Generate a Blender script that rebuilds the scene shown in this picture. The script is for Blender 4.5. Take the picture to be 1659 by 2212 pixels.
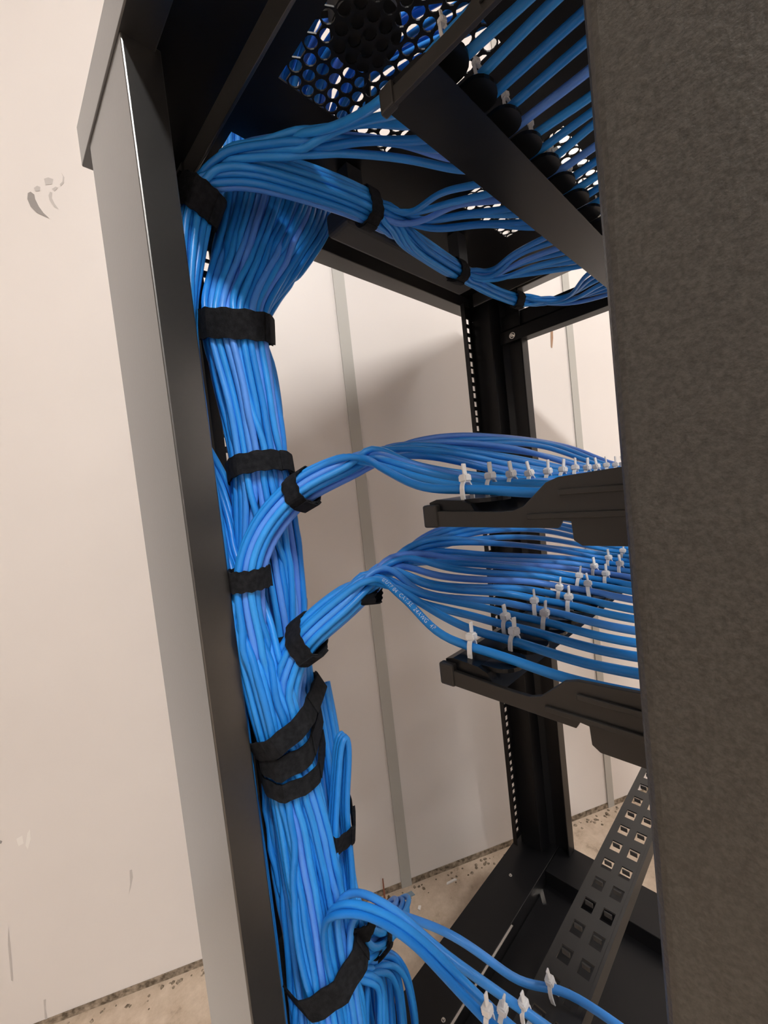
import bpy, bmesh, math, random
import numpy as np
from mathutils import Vector, Matrix, kdtree
from math import sin, cos, pi, radians
random.seed(7); rng = np.random.default_rng(7)
for o in list(bpy.data.objects): bpy.data.objects.remove(o)
scene = bpy.context.scene
C = scene.collection

# ------------------------------------------------------------------ camera (eye is the origin of all metric data below; floor at -ZC)
ZC = 0.82
FPX, YAW, PIT, ROL = 885.5, 0.76835, -0.04683, -0.10994
CX, CY = 829.5, 1106.0
fw = np.array([sin(YAW)*cos(PIT), cos(YAW)*cos(PIT), sin(PIT)])
rt = np.array([cos(YAW), -sin(YAW), 0.0]); up = np.cross(rt, fw)
r2 = rt*cos(ROL) + up*sin(ROL); u2 = -rt*sin(ROL) + up*cos(ROL)
cd = bpy.data.cameras.new('camera'); cam = bpy.data.objects.new('camera', cd); C.objects.link(cam)
cd.sensor_fit = 'VERTICAL'; cd.sensor_height = 36; cd.sensor_width = 27; cd.lens = 36*FPX/2212
cd.clip_start = 0.01; cd.clip_end = 50
m = Matrix.Identity(4)
for i in range(3): m[i][0] = r2[i]; m[i][1] = u2[i]; m[i][2] = -fw[i]
m[2][3] = ZC
cam.matrix_world = m
scene.camera = cam
# ------------------------------------------------------------------ light, world, exposure
w = bpy.data.worlds.new('world'); scene.world = w; w.use_nodes = True
w.node_tree.nodes['Background'].inputs[0].default_value = (0, 0, 0, 1); w.node_tree.nodes['Background'].inputs[1].default_value = 0
scene.view_settings.view_transform = 'Standard'; scene.view_settings.look = 'None'
scene.view_settings.gamma = 1.0; scene.view_settings.use_curve_mapping = False
scene.view_settings.exposure = -0.38
CEIL = 1.72            # ceiling above the eye
LIGHTS = [(-0.46, -1.30, 0.16, 1.20, 190.0, 0.0), (1.50, -1.10, 0.16, 1.20, 56.0, 0.0)]   # x, y, width, length, strength, turn from the rack's depth axis

# ------------------------------------------------------------------ pixel helpers
def ray(x, y): return fw + r2*(x-CX)/FPX - u2*(y-CY)/FPX
def aty(x, y, Y): d = ray(x, y); return d*(Y/d[1])
def atx(x, y, X): d = ray(x, y); return d*(X/d[0])
def atz(x, y, Z): d = ray(x, y); return d*(Z/d[2])

# ------------------------------------------------------------------ materials
def new_mat(name):
    m = bpy.data.materials.new(name); m.use_nodes = True
    nt = m.node_tree; b = nt.nodes['Principled BSDF']
    return m, nt, b
def noise(nt, scale, detail=3, rough=.5, coord='Object', vec=None, stretch=None):
    tc = nt.nodes.new('ShaderNodeTexCoord'); n = nt.nodes.new('ShaderNodeTexNoise')
    n.inputs['Scale'].default_value = scale; n.inputs['Detail'].default_value = detail; n.inputs['Roughness'].default_value = rough
    if stretch:
        mp = nt.nodes.new('ShaderNodeMapping'); mp.inputs['Scale'].default_value = stretch
        nt.links.new(tc.outputs[coord], mp.inputs[0]); nt.links.new(mp.outputs[0], n.inputs['Vector'])
    else: nt.links.new(tc.outputs[coord], n.inputs['Vector'])
    return n
def ramp(nt, src, stops):
    r = nt.nodes.new('ShaderNodeValToRGB'); e = r.color_ramp.elements
    while len(e) < len(stops): e.new(.5)
    for k, (p, c) in enumerate(stops): e[k].position = p; e[k].color = (*c, 1)
    nt.links.new(src, r.inputs[0]); return r
def bump(nt, b, src, strength, dist=.001):
    bp = nt.nodes.new('ShaderNodeBump'); bp.inputs['Strength'].default_value = strength; bp.inputs['Distance'].default_value = dist
    nt.links.new(src, bp.inputs['Height']); nt.links.new(bp.outputs[0], b.inputs['Normal'])
M = {}
def simple(name, col, rough=.5, metal=0, ior=1.5, spec=.5):
    m, nt, b = new_mat(name); b.inputs['Base Color'].default_value = (*col, 1); b.inputs['Roughness'].default_value = rough
    b.inputs['Metallic'].default_value = metal; b.inputs['IOR'].default_value = ior; b.inputs['Specular IOR Level'].default_value = spec
    M[name] = m; return m, nt, b
# powder-coated black steel: fine orange-peel grain
m, nt, b = simple('black_paint', (.006, .006, .007), .30, 0, 2.0); b.inputs['Sheen Weight'].default_value = .40; b.inputs['Sheen Roughness'].default_value = .35
n = noise(nt, 420, 3, .55); bump(nt, b, n.outputs[0], .05, .0006)
r = ramp(nt, n.outputs[0], [(.3, (.005, .005, .006)), (.7, (.010, .010, .010))]); nt.links.new(r.outputs[0], b.inputs['Base Color'])
m, nt, b = simple('rail_paint', (.005, .005, .006), .42, 0, 1.45, .35)
n = noise(nt, 500, 2); bump(nt, b, n.outputs[0], .06, .0005)
m, nt, b = simple('textured_paint', (.03, .03, .03), .40, 0, 1.55)
n = noise(nt, 950, 4, .6); n2 = noise(nt, 420, 2)
mx = nt.nodes.new('ShaderNodeMath'); mx.operation = 'ADD'; nt.links.new(n.outputs[0], mx.inputs[0]); nt.links.new(n2.outputs[0], mx.inputs[1])
bump(nt, b, mx.outputs[0], .32, .0006)
r = ramp(nt, n.outputs[0], [(.35, (.030, .028, .025)), (.65, (.058, .055, .049))]); nt.links.new(r.outputs[0], b.inputs['Base Color'])
simple('tray_plastic', (.022, .021, .020), .42)
m, nt, b = simple('tray_gloss', (.005, .006, .008), .28, 0, 1.45, .35)
# hook-and-loop strap
m, nt, b = simple('velcro', (.007, .008, .010), .85, 0, 1.4, .25)
n = noise(nt, 1400, 4, .7); bump(nt, b, n.outputs[0], .8, .0008)
n = noise(nt, 260, 3); r = ramp(nt, n.outputs[0], [(.35, (.005, .006, .008)), (.75, (.018, .019, .023))]); nt.links.new(r.outputs[0], b.inputs['Base Color'])
# blue PVC cable jacket, each cable a touch different
m, nt, b = simple('cable_blue', (.01, .18, .62), .38, 0, 1.45)
oi = nt.nodes.new('ShaderNodeObjectInfo')
r = ramp(nt, oi.outputs['Random'], [(0, (.010, .200, .68)), (.4, (.022, .270, .80)), (.75, (.030, .310, .86)), (1, (.110, .285, .86))])
n = noise(nt, 60, 2); mx = nt.nodes.new('ShaderNodeMixRGB'); mx.blend_type = 'MULTIPLY'; mx.inputs[0].default_value = .35
nt.links.new(r.outputs[0], mx.inputs[1]); r3 = ramp(nt, n.outputs[0], [(.3, (.75, .75, .75)), (.7, (1, 1, 1))]); nt.links.new(r3.outputs[0], mx.inputs[2])
nt.links.new(mx.outputs[0], b.inputs['Base Color'])
m, nt, b = simple('nylon', (.88, .88, .89), .35); b.inputs['Subsurface Weight'].default_value = .2; b.inputs['Subsurface Radius'].default_value = (.004, .004, .004)
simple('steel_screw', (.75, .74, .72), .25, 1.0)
simple('print_white', (.75, .80, .88), .6)
simple('dark_plate', (.028, .030, .034), .55)
simple('fan_black', (.006, .006, .006), .7)
# painted wall panel
m, nt, b = simple('wall_paint', (.74, .70, .68), .42)
n = noise(nt, 3.0, 4); r = ramp(nt, n.outputs[0], [(.3, (.715, .675, .655)), (.7, (.765, .725, .705))]); nt.links.new(r.outputs[0], b.inputs['Base Color'])
n = noise(nt, 150, 3); bump(nt, b, n.outputs[0], .05, .001)
m, nt, b = simple('strip_paint', (.46, .45, .42), .45)
simple('ceiling_paint', (.78, .77, .75), .8)
m, nt, b = simple('concrete', (.5, .4, .3), .75)
n = noise(nt, 34, 8, .7); r = ramp(nt, n.outputs[0], [(.28, (.30, .225, .16)), (.42, (.52, .41, .31)), (.65, (.64, .52, .41)), (.8, (.72, .62, .50))]); nt.links.new(r.outputs[0], b.inputs['Base Color'])
bump(nt, b, n.outputs[0], .35, .004)
m, nt, b = simple('dirt', (.16, .12, .085), .95)
n = noise(nt, 120, 5); r = ramp(nt, n.outputs[0], [(.35, (.10, .075, .05)), (.7, (.42, .34, .26))]); nt.links.new(r.outputs[0], b.inputs['Base Color'])
simple('scuff', (.30, .28, .27), .7); simple('scuff_pale', (.52, .49, .475), .6); simple('rust', (.36, .22, .14), .8); simple('chip_white', (.82, .79, .76), .6)
simple('blue_scrap_m', (.22, .30, .38), .6); simple('copper_m', (.26, .09, .05), .6)
m, nt, b = simple('lamp_glow', (1, 1, 1), .5); b.inputs['Emission Color'].default_value = (1, .965, .92, 1); b.inputs['Emission Strength'].default_value = 1
simple('lamp_body', (.85, .85, .85), .4)

# ------------------------------------------------------------------ object helpers
ORG = {}                                  # world origin of every object (eye-based frame)
def add(name, verts, faces, mat, parent=None, smooth=False, origin=None):
    v = np.array(verts, float)
    if parent is None and origin is None:
        lo, hi = v.min(0), v.max(0); origin = np.array([(lo[0]+hi[0])/2, (lo[1]+hi[1])/2, lo[2]])
    if origin is None: origin = ORG[parent.name]
    me = bpy.data.meshes.new(name); me.from_pydata((v-origin).tolist(), [], faces); me.update()
    if smooth: me.shade_smooth()
    me.materials.append(M[mat])
    o = bpy.data.objects.new(name, me); C.objects.link(o)
    if parent is not None: o.parent = parent; o.location = (origin-ORG[parent.name]).tolist()
    else: o.location = (origin[0], origin[1], origin[2]+ZC)
    ORG[o.name] = np.array(origin, float)
    return o
def add_bm(name, bm, mat, parent=None, smooth=False, origin=None):
    bm.normal_update(); bm.verts.index_update()
    v = [tuple(x.co) for x in bm.verts]; f = [[q.index for q in fc.verts] for fc in bm.faces]
    o = add(name, v, f, mat, parent, smooth, origin); bm.free(); return o
def thing(name, label, cat, loc, group=None):
    o = bpy.data.objects.new(name, None); C.objects.link(o); o.empty_display_size = .02
    o.location = (loc[0], loc[1], loc[2]+ZC); ORG[o.name] = np.array(loc, float)
    tag(o, label, cat, group); return o
def tag(o, label, cat, group=None):
    o['label'] = label; o['category'] = cat
    if group: o['group'] = group
    return o
def struct(o, label, cat): o['kind'] = 'structure'; o['label'] = label; o['category'] = cat; return o
def bm_box(bm, lo, hi, rot=None):
    vs = [bm.verts.new((x, y, z)) for x in (lo[0], hi[0]) for y in (lo[1], hi[1]) for z in (lo[2], hi[2])]
    for f in ((0,1,3,2),(4,6,7,5),(0,4,5,1),(2,3,7,6),(0,2,6,4),(1,5,7,3)): bm.faces.new([vs[i] for i in f])
    return vs
def box(name, lo, hi, mat, parent=None, bevel=0.0, seg=2):
    bm = bmesh.new(); bm_box(bm, lo, hi)
    if bevel: bmesh.ops.bevel(bm, geom=bm.edges[:], offset=bevel, segments=seg, affect='EDGES', profile=.5)
    bmesh.ops.recalc_face_normals(bm, faces=bm.faces[:])
    return add_bm(name, bm, mat, parent)
def prism(name, pts, axis, a, bnd, mat, parent=None, bevel=0.0):
    """closed 2D outline pts swept along axis ('x','y','z') from a to bnd"""
    bm = bmesh.new()
    def P(p, t): return {'x': (t, p[0], p[1]), 'y': (p[0], t, p[1]), 'z': (p[0], p[1], t)}[axis]
    A = [bm.verts.new(P(p, a)) for p in pts]; B = [bm.verts.new(P(p, bnd)) for p in pts]
    n = len(pts)
    bm.faces.new(A); bm.faces.new(B[::-1])
    for i in range(n): bm.faces.new([A[i], B[i], B[(i+1) % n], A[(i+1) % n]])
    bmesh.ops.recalc_face_normals(bm, faces=bm.faces[:])
    if bevel: bmesh.ops.bevel(bm, geom=bm.edges[:], offset=bevel, segments=2, affect='EDGES', profile=.5)
    return add_bm(name, bm, mat, parent)
def perf_plate(name, o, U, V, us, vs, hole, thick, mat, parent):
    """grid plate o + u*U + v*V with cells where hole(i,j) left open; thickness along U x V"""
    bm = bmesh.new(); o = Vector(o); U = Vector(U); V = Vector(V)
    g = [[bm.verts.new(o+U*u+V*v) for v in vs] for u in us]
    for i in range(len(us)-1):
        for j in range(len(vs)-1):
            if not hole(i, j): bm.faces.new([g[i][j], g[i+1][j], g[i+1][j+1], g[i][j+1]])
    for v in [v for v in bm.verts if not v.link_faces]: bm.verts.remove(v)
    bm.normal_update()
    bmesh.ops.solidify(bm, geom=bm.faces[:], thickness=thick)
    bmesh.ops.recalc_face_normals(bm, faces=bm.faces[:])
    return add_bm(name, bm, mat, parent)
def bm_cyl(bm, p, q, r, seg=12, r2_=None):
    p = Vector(p); q = Vector(q); d = q-p; t = d.normalized(); a = t.orthogonal().normalized(); b_ = t.cross(a)
    r2_ = r if r2_ is None else r2_
    A = [bm.verts.new(p+(a*cos(2*pi*k/seg)+b_*sin(2*pi*k/seg))*r) for k in range(seg)]
    B = [bm.verts.new(q+(a*cos(2*pi*k/seg)+b_*sin(2*pi*k/seg))*r2_) for k in range(seg)]
    bm.faces.new(A[::-1]); bm.faces.new(B)
    for k in range(seg): bm.faces.new([A[k], A[(k+1) % seg], B[(k+1) % seg], B[k]])
def screw(p, nrm, parent, r=.0045):
    bm = bmesh.new(); p = Vector(p); nrm = Vector(nrm).normalized()
    bm_cyl(bm, p, p+nrm*.0012, r*1.25, 14); bm_cyl(bm, p+nrm*.0012, p+nrm*.0034, r*.95, 14, r*.6)
    return add_bm('screw', bm, 'steel_screw', parent)

# ================================================================== THE ROOM
WD = np.array([.8811, -.4729, 0.0]); WN = np.array([-.4729, -.8811, 0.0]); W0 = np.array([0.0, .906, 0.0])
def onwall(x, y, off=0.0):
    d = ray(x, y); t = (W0+WN*off) @ WN / (d @ WN); return d*t
ZF = -ZC
def wp(s, n_, z): return W0 + WD*s + WN*n_ + np.array([0, 0, z])
def wall_box(name, s0, s1, n0, n1, z0, z1, mat, parent=None):
    v = [wp(s, n_, z) for s in (s0, s1) for n_ in (n0, n1) for z in (z0, z1)]
    f = [(0,1,3,2),(4,6,7,5),(0,4,5,1),(2,3,7,6),(0,2,6,4),(1,5,7,3)]
    bm = bmesh.new(); vs = [bm.verts.new(q) for q in v]
    for q in f: bm.faces.new([vs[i] for i in q])
    bmesh.ops.recalc_face_normals(bm, faces=bm.faces[:])
    return add_bm(name, bm, mat, parent)
S0, S1, DEPTH = -2.6, 2.6, 3.6
floor = struct(wall_box('floor', S0, S1, -.1, DEPTH, ZF-.05, ZF, 'concrete'), 'rough beige concrete floor', 'floor')
wall_back = struct(wall_box('wall_back', S0, S1, -.06, 0, ZF, CEIL, 'wall_paint'), 'pale cream painted panel wall behind the rack', 'wall')
wl = struct(wall_box('wall_left', S0-.06, S0, -.06, DEPTH, ZF, CEIL, 'wall_paint'), 'pale cream side wall beyond the open side of the rack', 'wall')
wr = struct(wall_box('wall_right', S1, S1+.06, -.06, DEPTH, ZF, CEIL, 'wall_paint'), 'pale cream side wall beyond the black rack', 'wall')
wf = struct(wall_box('wall_front', S0, S1, DEPTH, DEPTH+.06, ZF, CEIL, 'wall_paint'), 'pale cream wall facing the rack', 'wall')
ceil = struct(wall_box('ceiling', S0, S1, -.06, DEPTH+.06, CEIL, CEIL+.05, 'ceiling_paint'), 'white flat ceiling', 'ceiling')
def sof(p): return float((p-W0) @ WD)
# panel joint cover strips on the wall
for (xa, xb, y) in ((753, 777, 900), (1137, 1149, 900), (1232, 1246, 800)):
    s0, s1 = sof(onwall(xa, y, .003)), sof(onwall(xb, y, .003))
    wall_box('cover_strip', s0, s1, 0, .003, ZF, CEIL, 'strip_paint', wall_back)
def wall_mark(name, px, mat, off=.0006):
    """flat mark with a given outline (pixels) lying on the wall"""
    v = [onwall(x, y, off) for x, y in px] + [onwall(x, y, .0) for x, y in px]
    n_ = len(px); f = [list(range(n_))] + [[i, (i+1) % n_, n_+(i+1) % n_, n_+i] for i in range(n_)]
    return add(name, v, f, mat, wall_back)
wall_mark('scuff_mark', [(60,417),(66,414),(74,420),(76,430),(84,446),(94,460),(107,472),(98,468),(80,460),(66,446),(59,430)], 'scuff')
wall_mark('scuff_mark', [(108,414),(113,416),(112,428),(118,440),(127,452),(117,447),(107,432),(105,422)], 'scuff_pale')
wall_mark('scuff_mark', [(73,406),(80,401),(87,404),(86,412),(77,413)], 'scuff_pale')
wall_mark('scuff_mark', [(95,386),(104,383),(115,387),(112,398),(98,399)], 'scuff_pale')
wall_mark('scuff_mark', [(112,408),(120,403),(125,405),(118,413)], 'scuff_pale')
wall_mark('scuff_mark', [(129,398),(135,392),(136,381),(132,372),(139,383),(138,395),(131,402)], 'scuff_pale')
wall_mark('scuff_mark', [(280,1880),(285,1878),(287,1895),(283,1916),(278,1933),(281,1910)], 'scuff_pale')
wall_mark('scuff_mark', [(35,1812),(48,1805),(51,1822),(40,1828)], 'chip_white')
wall_mark('scuff_mark', [(59,1800),(65,1790),(67,1812),(60,1835),(55,1826)], 'chip_white')
wall_mark('scuff_mark', [(0,1815),(5,1817),(3,1822),(0,1823)], 'scuff')
wall_mark('scuff_mark', [(18,2000),(21,2030),(25,2080),(28,2120),(24,2118),(17,2040)], 'scuff_pale')
wall_mark('scuff_mark', [(94,2160),(99,2158),(98,2178),(103,2204),(97,2204)], 'scuff_pale')
wall_mark('rust_stain', [(1189,706),(1194,704),(1195,730),(1193,752),(1190,750)], 'rust')
wall_mark('caulk_line', [(1232,690),(1238,700),(1246,830),(1257,1000),(1260,1070),(1254,1070),(1246,960),(1240,840)], 'chip_white')
# line of grime and painted shade, and grit where the wall meets the floor
bm = bmesh.new()
for k in range(220):
    s = rng.uniform(-.55, 1.35); d = abs(rng.normal(0, .012))+.008; q = wp(s, d, ZF); r_ = rng.uniform(.0012, .0045)
    vs = [bm.verts.new((q[0]+r_*cos(a)*rng.uniform(.6, 1.3), q[1]+r_*sin(a)*rng.uniform(.6, 1.3), q[2])) for a in (0, 1.3, 2.6, 3.9, 5.2)]
    t = bm.verts.new((q[0], q[1], q[2]+r_*.8))
    for i in range(5): bm.faces.new([vs[i], vs[(i+1) % 5], t])
g = add_bm('grit', bm, 'dirt'); g['kind'] = 'stuff'; tag(g, 'brown grit and dust along the foot of the wall', 'dirt')
sk = wall_box('grime_shade_band', -.7, 1.4, 0, .0015, ZF, ZF+.012, 'dirt', wall_back)  # dark strip: part dirt, part shade put into the colour
p = atz(832, 1950, ZF); bm = bmesh.new(); bm_cyl(bm, (p[0], p[1], ZF), (p[0]+.004, p[1]+.004, ZF+.045), .0022, 8, .0012)
tag(add_bm('copper_stub', bm, 'copper_m'), 'thin rusty brown stub standing on the floor by the wall', 'wire')
p = atz(875, 1935, ZF); v = []
def floor_slab(name, px, py, lx, ly, h, ang, mat, label, cat):
    p = atz(px, py, ZF); bm = bmesh.new()
    for z in (0, h):
        pass
    vs = []
    for z in (0.0, h):
        for sx, sy in ((-1,-1),(1,-1),(1,1),(-1,1)):
            x = sx*lx/2*(1-.12*sy); y = sy*ly/2
            vs.append(bm.verts.new((p[0]+x*cos(ang)-y*sin(ang), p[1]+x*sin(ang)+y*cos(ang), ZF+z)))
    for f in ((3,2,1,0),(4,5,6,7),(0,1,5,4),(1,2,6,5),(2,3,7,6),(3,0,4,7)): bm.faces.new([vs[i] for i in f])
    bmesh.ops.recalc_face_normals(bm, faces=bm.faces[:])
    tag(add_bm(name, bm, mat), label, cat)
floor_slab('tape_scrap', 878, 1936, .030, .010, .0015, -.45, 'blue_scrap_m', 'grey-blue scrap lying at the foot of the joint strip', 'scrap')
floor_slab('paint_flake', 906, 1962, .008, .005, .002, .5, 'chip_white', 'small white flake on the bare concrete beside the base', 'flake')
floor_slab('paint_flake', 975, 1905, .022, .004, .002, -.4, 'chip_white', 'long thin white flake at the foot of the wall', 'flake')

# ceiling lamps: slim tube battens
for i, (lx, ly, sx, sy, st, ang) in enumerate(LIGHTS):
    t = thing(['aisle_ceiling_light_offscreen', 'corner_ceiling_light_offscreen'][i], ['long white batten lamp on the ceiling over the open side of the rack', 'long white batten lamp on the ceiling beyond the rack'][i], 'ceiling lamp', (lx, ly, CEIL))
    bm = bmesh.new(); c_, s_ = np.array([sin(ang), cos(ang)]), np.array([cos(ang), -sin(ang)])
    def corner(a, b_): return (lx+c_[0]*a+s_[0]*b_, ly+c_[1]*a+s_[1]*b_)
    def slab(z0, z1, hx, hy):
        vs = [bm.verts.new((*corner(a*hx, b_*hy), z)) for a in (-1, 1) for b_ in (-1, 1) for z in (z0, z1)]
        for f in ((0,1,3,2),(4,6,7,5),(0,4,5,1),(2,3,7,6),(0,2,6,4),(1,5,7,3)): bm.faces.new([vs[i] for i in f])
    slab(CEIL-.03, CEIL, sy/2, sx/2); bmesh.ops.recalc_face_normals(bm, faces=bm.faces[:]); add_bm('lamp_body', bm, 'lamp_body', t)
    bm = bmesh.new(); slab(CEIL-.045, CEIL-.0302, sy/2-.02, sx/2-.02); bmesh.ops.recalc_face_normals(bm, faces=bm.faces[:])
    mm = M['lamp_glow'].copy(); mm.name = 'lamp_glow_%d' % i; M[mm.name] = mm
    mm.node_tree.nodes['Principled BSDF'].inputs['Emission Strength'].default_value = st
    add_bm(['aisle_diffuser_offscreen', 'corner_diffuser_offscreen'][i], bm, mm.name, t)

# ================================================================== THE RACK
XL, XR = .100, .722            # outer sides
YB, YF = .417, -.085           # outer faces of the posts (back, front)
XC = (XL+XR)/2
ZT0, ZT1 = .325, .360          # cap
ZB1 = -.706                    # top of base frame
ZB0 = ZF+.012
rack = thing('server_rack', 'black open-sided steel network rack with perforated top and square-hole rails', 'rack', (XC, .166, ZF))
RK = rack
# four corner posts: folded channel outline, mirrored
def post(xo, sx, yo, sy, mat, dx=.026, dy=.112):
    pts = [(0, 0), (0, dy), (dx, dy), (dx, dy-.0025), (.012, dy-.0025), (.012, dy-.030), (.020, dy-.040), (.020, .045), (.046, .040), (.046, .004), (.046, 0)]
    pts = [(xo+sx*a, yo+sy*b_) for a, b_ in pts]
    return prism('corner_post', pts, 'z', ZB1-.02, ZT0+.004, mat, RK, .0012)
post(XL, 1, YB, -1, 'black_paint')
post(XR, -1, YB, -1, 'rail_paint', .024, .084)
post(XR, -1, YF, 1, 'rail_paint', .024, .084)
# near post: broad rolled-edge channel close to the eye
bm = bmesh.new()
pts = [(XL, YF), (XL, .0286), (XL+.034, .0286), (XL+.034, .024), (XL+.006, .024), (XL+.006, YF)]
A = [bm.verts.new((x, y, ZB1-.02)) for x, y in pts]; B = [bm.verts.new((x, y, ZT0+.004)) for x, y in pts]
bm.faces.new(A); bm.faces.new(B[::-1])
vert_edges = []
for i in range(6): bm.faces.new([A[i], B[i], B[(i+1) % 6], A[(i+1) % 6]])
bmesh.ops.recalc_face_normals(bm, faces=bm.faces[:])
ed = [e for e in bm.edges if abs(e.verts[0].co.z-e.verts[1].co.z) > .5 and abs(e.verts[0].co.x-XL) < 1e-6 and abs(e.verts[0].co.y-.0286) < 1e-6]
bmesh.ops.bevel(bm, geom=ed, offset=.0032, segments=4, affect='EDGES', profile=.5)
add_bm('corner_post', bm, 'textured_paint', RK)
# mounting rails with square holes, three per rack unit
def rail(xin, sx, yf, sy, z0=-.69, z1=.318):
    """front flange from xin outwards (sx) at y = yf, side flange goes back by sy"""
    zs = [0.0]; holes = []
    z = .012
    k = 0
    while z < (z1-z0)-.02:
        zs += [z, z+.0095]; holes.append(len(zs)-2)
        z += (.015875, .015875, .0127)[k % 3]; k += 1
    zs.append(z1-z0); hs = set(holes)
    perf_plate('rail_flange', (xin, yf, z0), (sx, 0, 0), (0, 0, 1), [0, .0118, .0213, .0410], zs, lambda i, j: i == 1 and j in hs, .002, 'rail_paint', RK)
    zs2 = [0.0]; hs2 = set(); z = .02
    while z < (z1-z0)-.02: zs2 += [z, z+.0095]; hs2.add(len(zs2)-2); z += .01905
    zs2.append(z1-z0)
    box('rail_back', (min(xin+sx*.046, xin+sx*.048), min(yf, yf+sy*.024), z0), (max(xin+sx*.046, xin+sx*.048), max(yf, yf+sy*.024), z1), 'rail_paint', RK)
    perf_plate('rail_flange', (xin+sx*.0410, yf, z0), (0, sy, 0), (0, 0, 1), [0, .008, .0165, .0235], zs2, lambda i, j: i == 1 and j in hs2, .002, 'rail_paint', RK)
    box('rail_lip', (min(xin, xin-sx*.0016), min(yf, yf+sy*.007), z0), (max(xin, xin-sx*.0016), max(yf, yf+sy*.007), z1), 'rail_paint', RK)
rail(.205, -1, .415, -1); rail(.648, 1, .415, -1); rail(.215, -1, .020, -1); rail(.648, 1, .020, -1)
# top frame: cap rim all round
box('cap_side', (XL-.0015, -.115, ZT0), (XL+.022, .446, ZT1), 'black_paint', RK, .001)
box('cap_side', (XR-.022, -.115, ZT0), (XR+.0015, .446, ZT1), 'black_paint', RK, .001)
box('cap_end', (XL+.0222, .418, .318), (XR-.0222, .446, ZT1), 'black_paint', RK, .001)
box('cap_end', (XL+.0222, -.115, .318), (XR-.0222, -.087, ZT1), 'black_paint', RK, .001)
# inner lips of the long sides and their ledges
box('top_lip', (.1690, -.086, .306), (.1715, .392, .3275), 'black_paint', RK, .0006)
box('top_lip', (XR-.0715, -.086, .306), (XR-.069, .392, .3275), 'black_paint', RK, .0006)
box('lip_end_plate', (.1672, .392, .296), (.1735, .417, .3275), 'black_paint', RK, .0008)
box('top_ledge', (.1475, -.086, .3455), (.1505, .40, .3495), 'black_paint', RK)
# top panel with cable slot (back) and two round-hole fan vents
ZP = .3385
VENTS = [(.205, .327, .150, .278), (.445, .567, .150, .278)]
SLOT = (.196, .345, .345, .402)
xs = sorted({XL+.0222, XR-.0222, *[v for a in VENTS for v in a[:2]], *SLOT[:2]}); ys = sorted({-.0868, .4178, *[v for a in VENTS for v in a[2:]], *SLOT[2:]})
def is_hole(i, j):
    cx, cy = (xs[i]+xs[i+1])/2, (ys[j]+ys[j+1])/2
    return any(a[0] < cx < a[1] and a[2] < cy < a[3] for a in VENTS+[SLOT])
perf_plate('top_panel', (0, 0, ZP), (1, 0, 0), (0, 1, 0), xs, ys, is_hole, .0016, 'rail_paint', RK)
def vent(v):
    x0, x1, y0, y1 = v; p = .0122; r_ = .0051; bm = bmesh.new()
    dy = p*math.sqrt(3)/2
    nx = int((x1-x0)/p); ny = int((y1-y0)/dy); R = p/math.sqrt(3)
    for j in range(ny+1):
        for i in range(nx+1):
            cx = x0+p*.5+i*p+(p/2 if j % 2 else 0); cy = y0+dy*.6+j*dy
            if cx > x1 or cy > y1: continue
            hexv = []; ci = []
            for k in range(12):
                a = pi/6*k+pi/6
                rr = R if k % 2 == 0 else R*cos(pi/6)
                hx, hy = cx+rr*cos(a), cy+rr*sin(a)
                hexv.append(bm.verts.new((min(max(hx, x0-.004), x1+.004), min(max(hy, y0-.004), y1+.004), ZP-.0002))); ci.append(bm.verts.new((cx+r_*cos(a), cy+r_*sin(a), ZP-.0002)))
            for k in range(12): bm.faces.new([hexv[k], hexv[(k+1) % 12], ci[(k+1) % 12], ci[k]])
    bmesh.ops.remove_doubles(bm, verts=bm.verts[:], dist=.0002)
    bm.normal_update(); bmesh.ops.solidify(bm, geom=bm.faces[:], thickness=.0012)
    return add_bm('vent_grille', bm, 'rail_paint', RK)
for v in VENTS: vent(v)
for (fx, fy, fr) in ((.243, .214, .027), (.512, .214, .034)):
    bm = bmesh.new(); bm_cyl(bm, (fx, fy, ZP+.003), (fx, fy, ZP+.030), fr, 28); h = add_bm('fan_hub', bm, 'fan_black', RK)
    for k in range(4):
        a = pi/4+k*pi/2; bm = bmesh.new()
        bm_cyl(bm, (fx+fr*.9*cos(a), fy+fr*.9*sin(a), ZP+.0225), (fx+.085*cos(a), fy+.085*sin(a), ZP+.0225), .003, 8); add_bm('strut', bm, 'fan_black', h)
# side rails under the top (front to back) and lacing bar for the top trunk
prism('side_rail', [(.698, .241), (.698, .262), (.704, .266), (.704, .290), (.722, .290), (.722, .241)], 'y', -.06, .392, 'rail_paint', RK, .0008)
prism('side_rail', [(.155, .241), (.155, .290), (.150, .290), (.146, .262), (.146, .241)], 'y', -.06, .040, 'rail_paint', RK, .0008)
v0 = atz(786, 474, .283); v1 = atz(955, 606, .283)
bm = bmesh.new()
yA = .301; bm_box(bm, (.285, yA, .268), (.520, yA+.034, .292)); bmesh.ops.bevel(bm, geom=bm.edges[:], offset=.005, segments=3, affect='EDGES', profile=.5)
bmesh.ops.recalc_face_normals(bm, faces=bm.faces[:]); add_bm('lacing_bar', bm, 'dark_plate', RK)
for x in (.31, .50): box('bar_bracket', (x-.01, yA+.008, .295), (x+.01, yA+.024, ZP-.002), 'dark_plate', RK)
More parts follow.
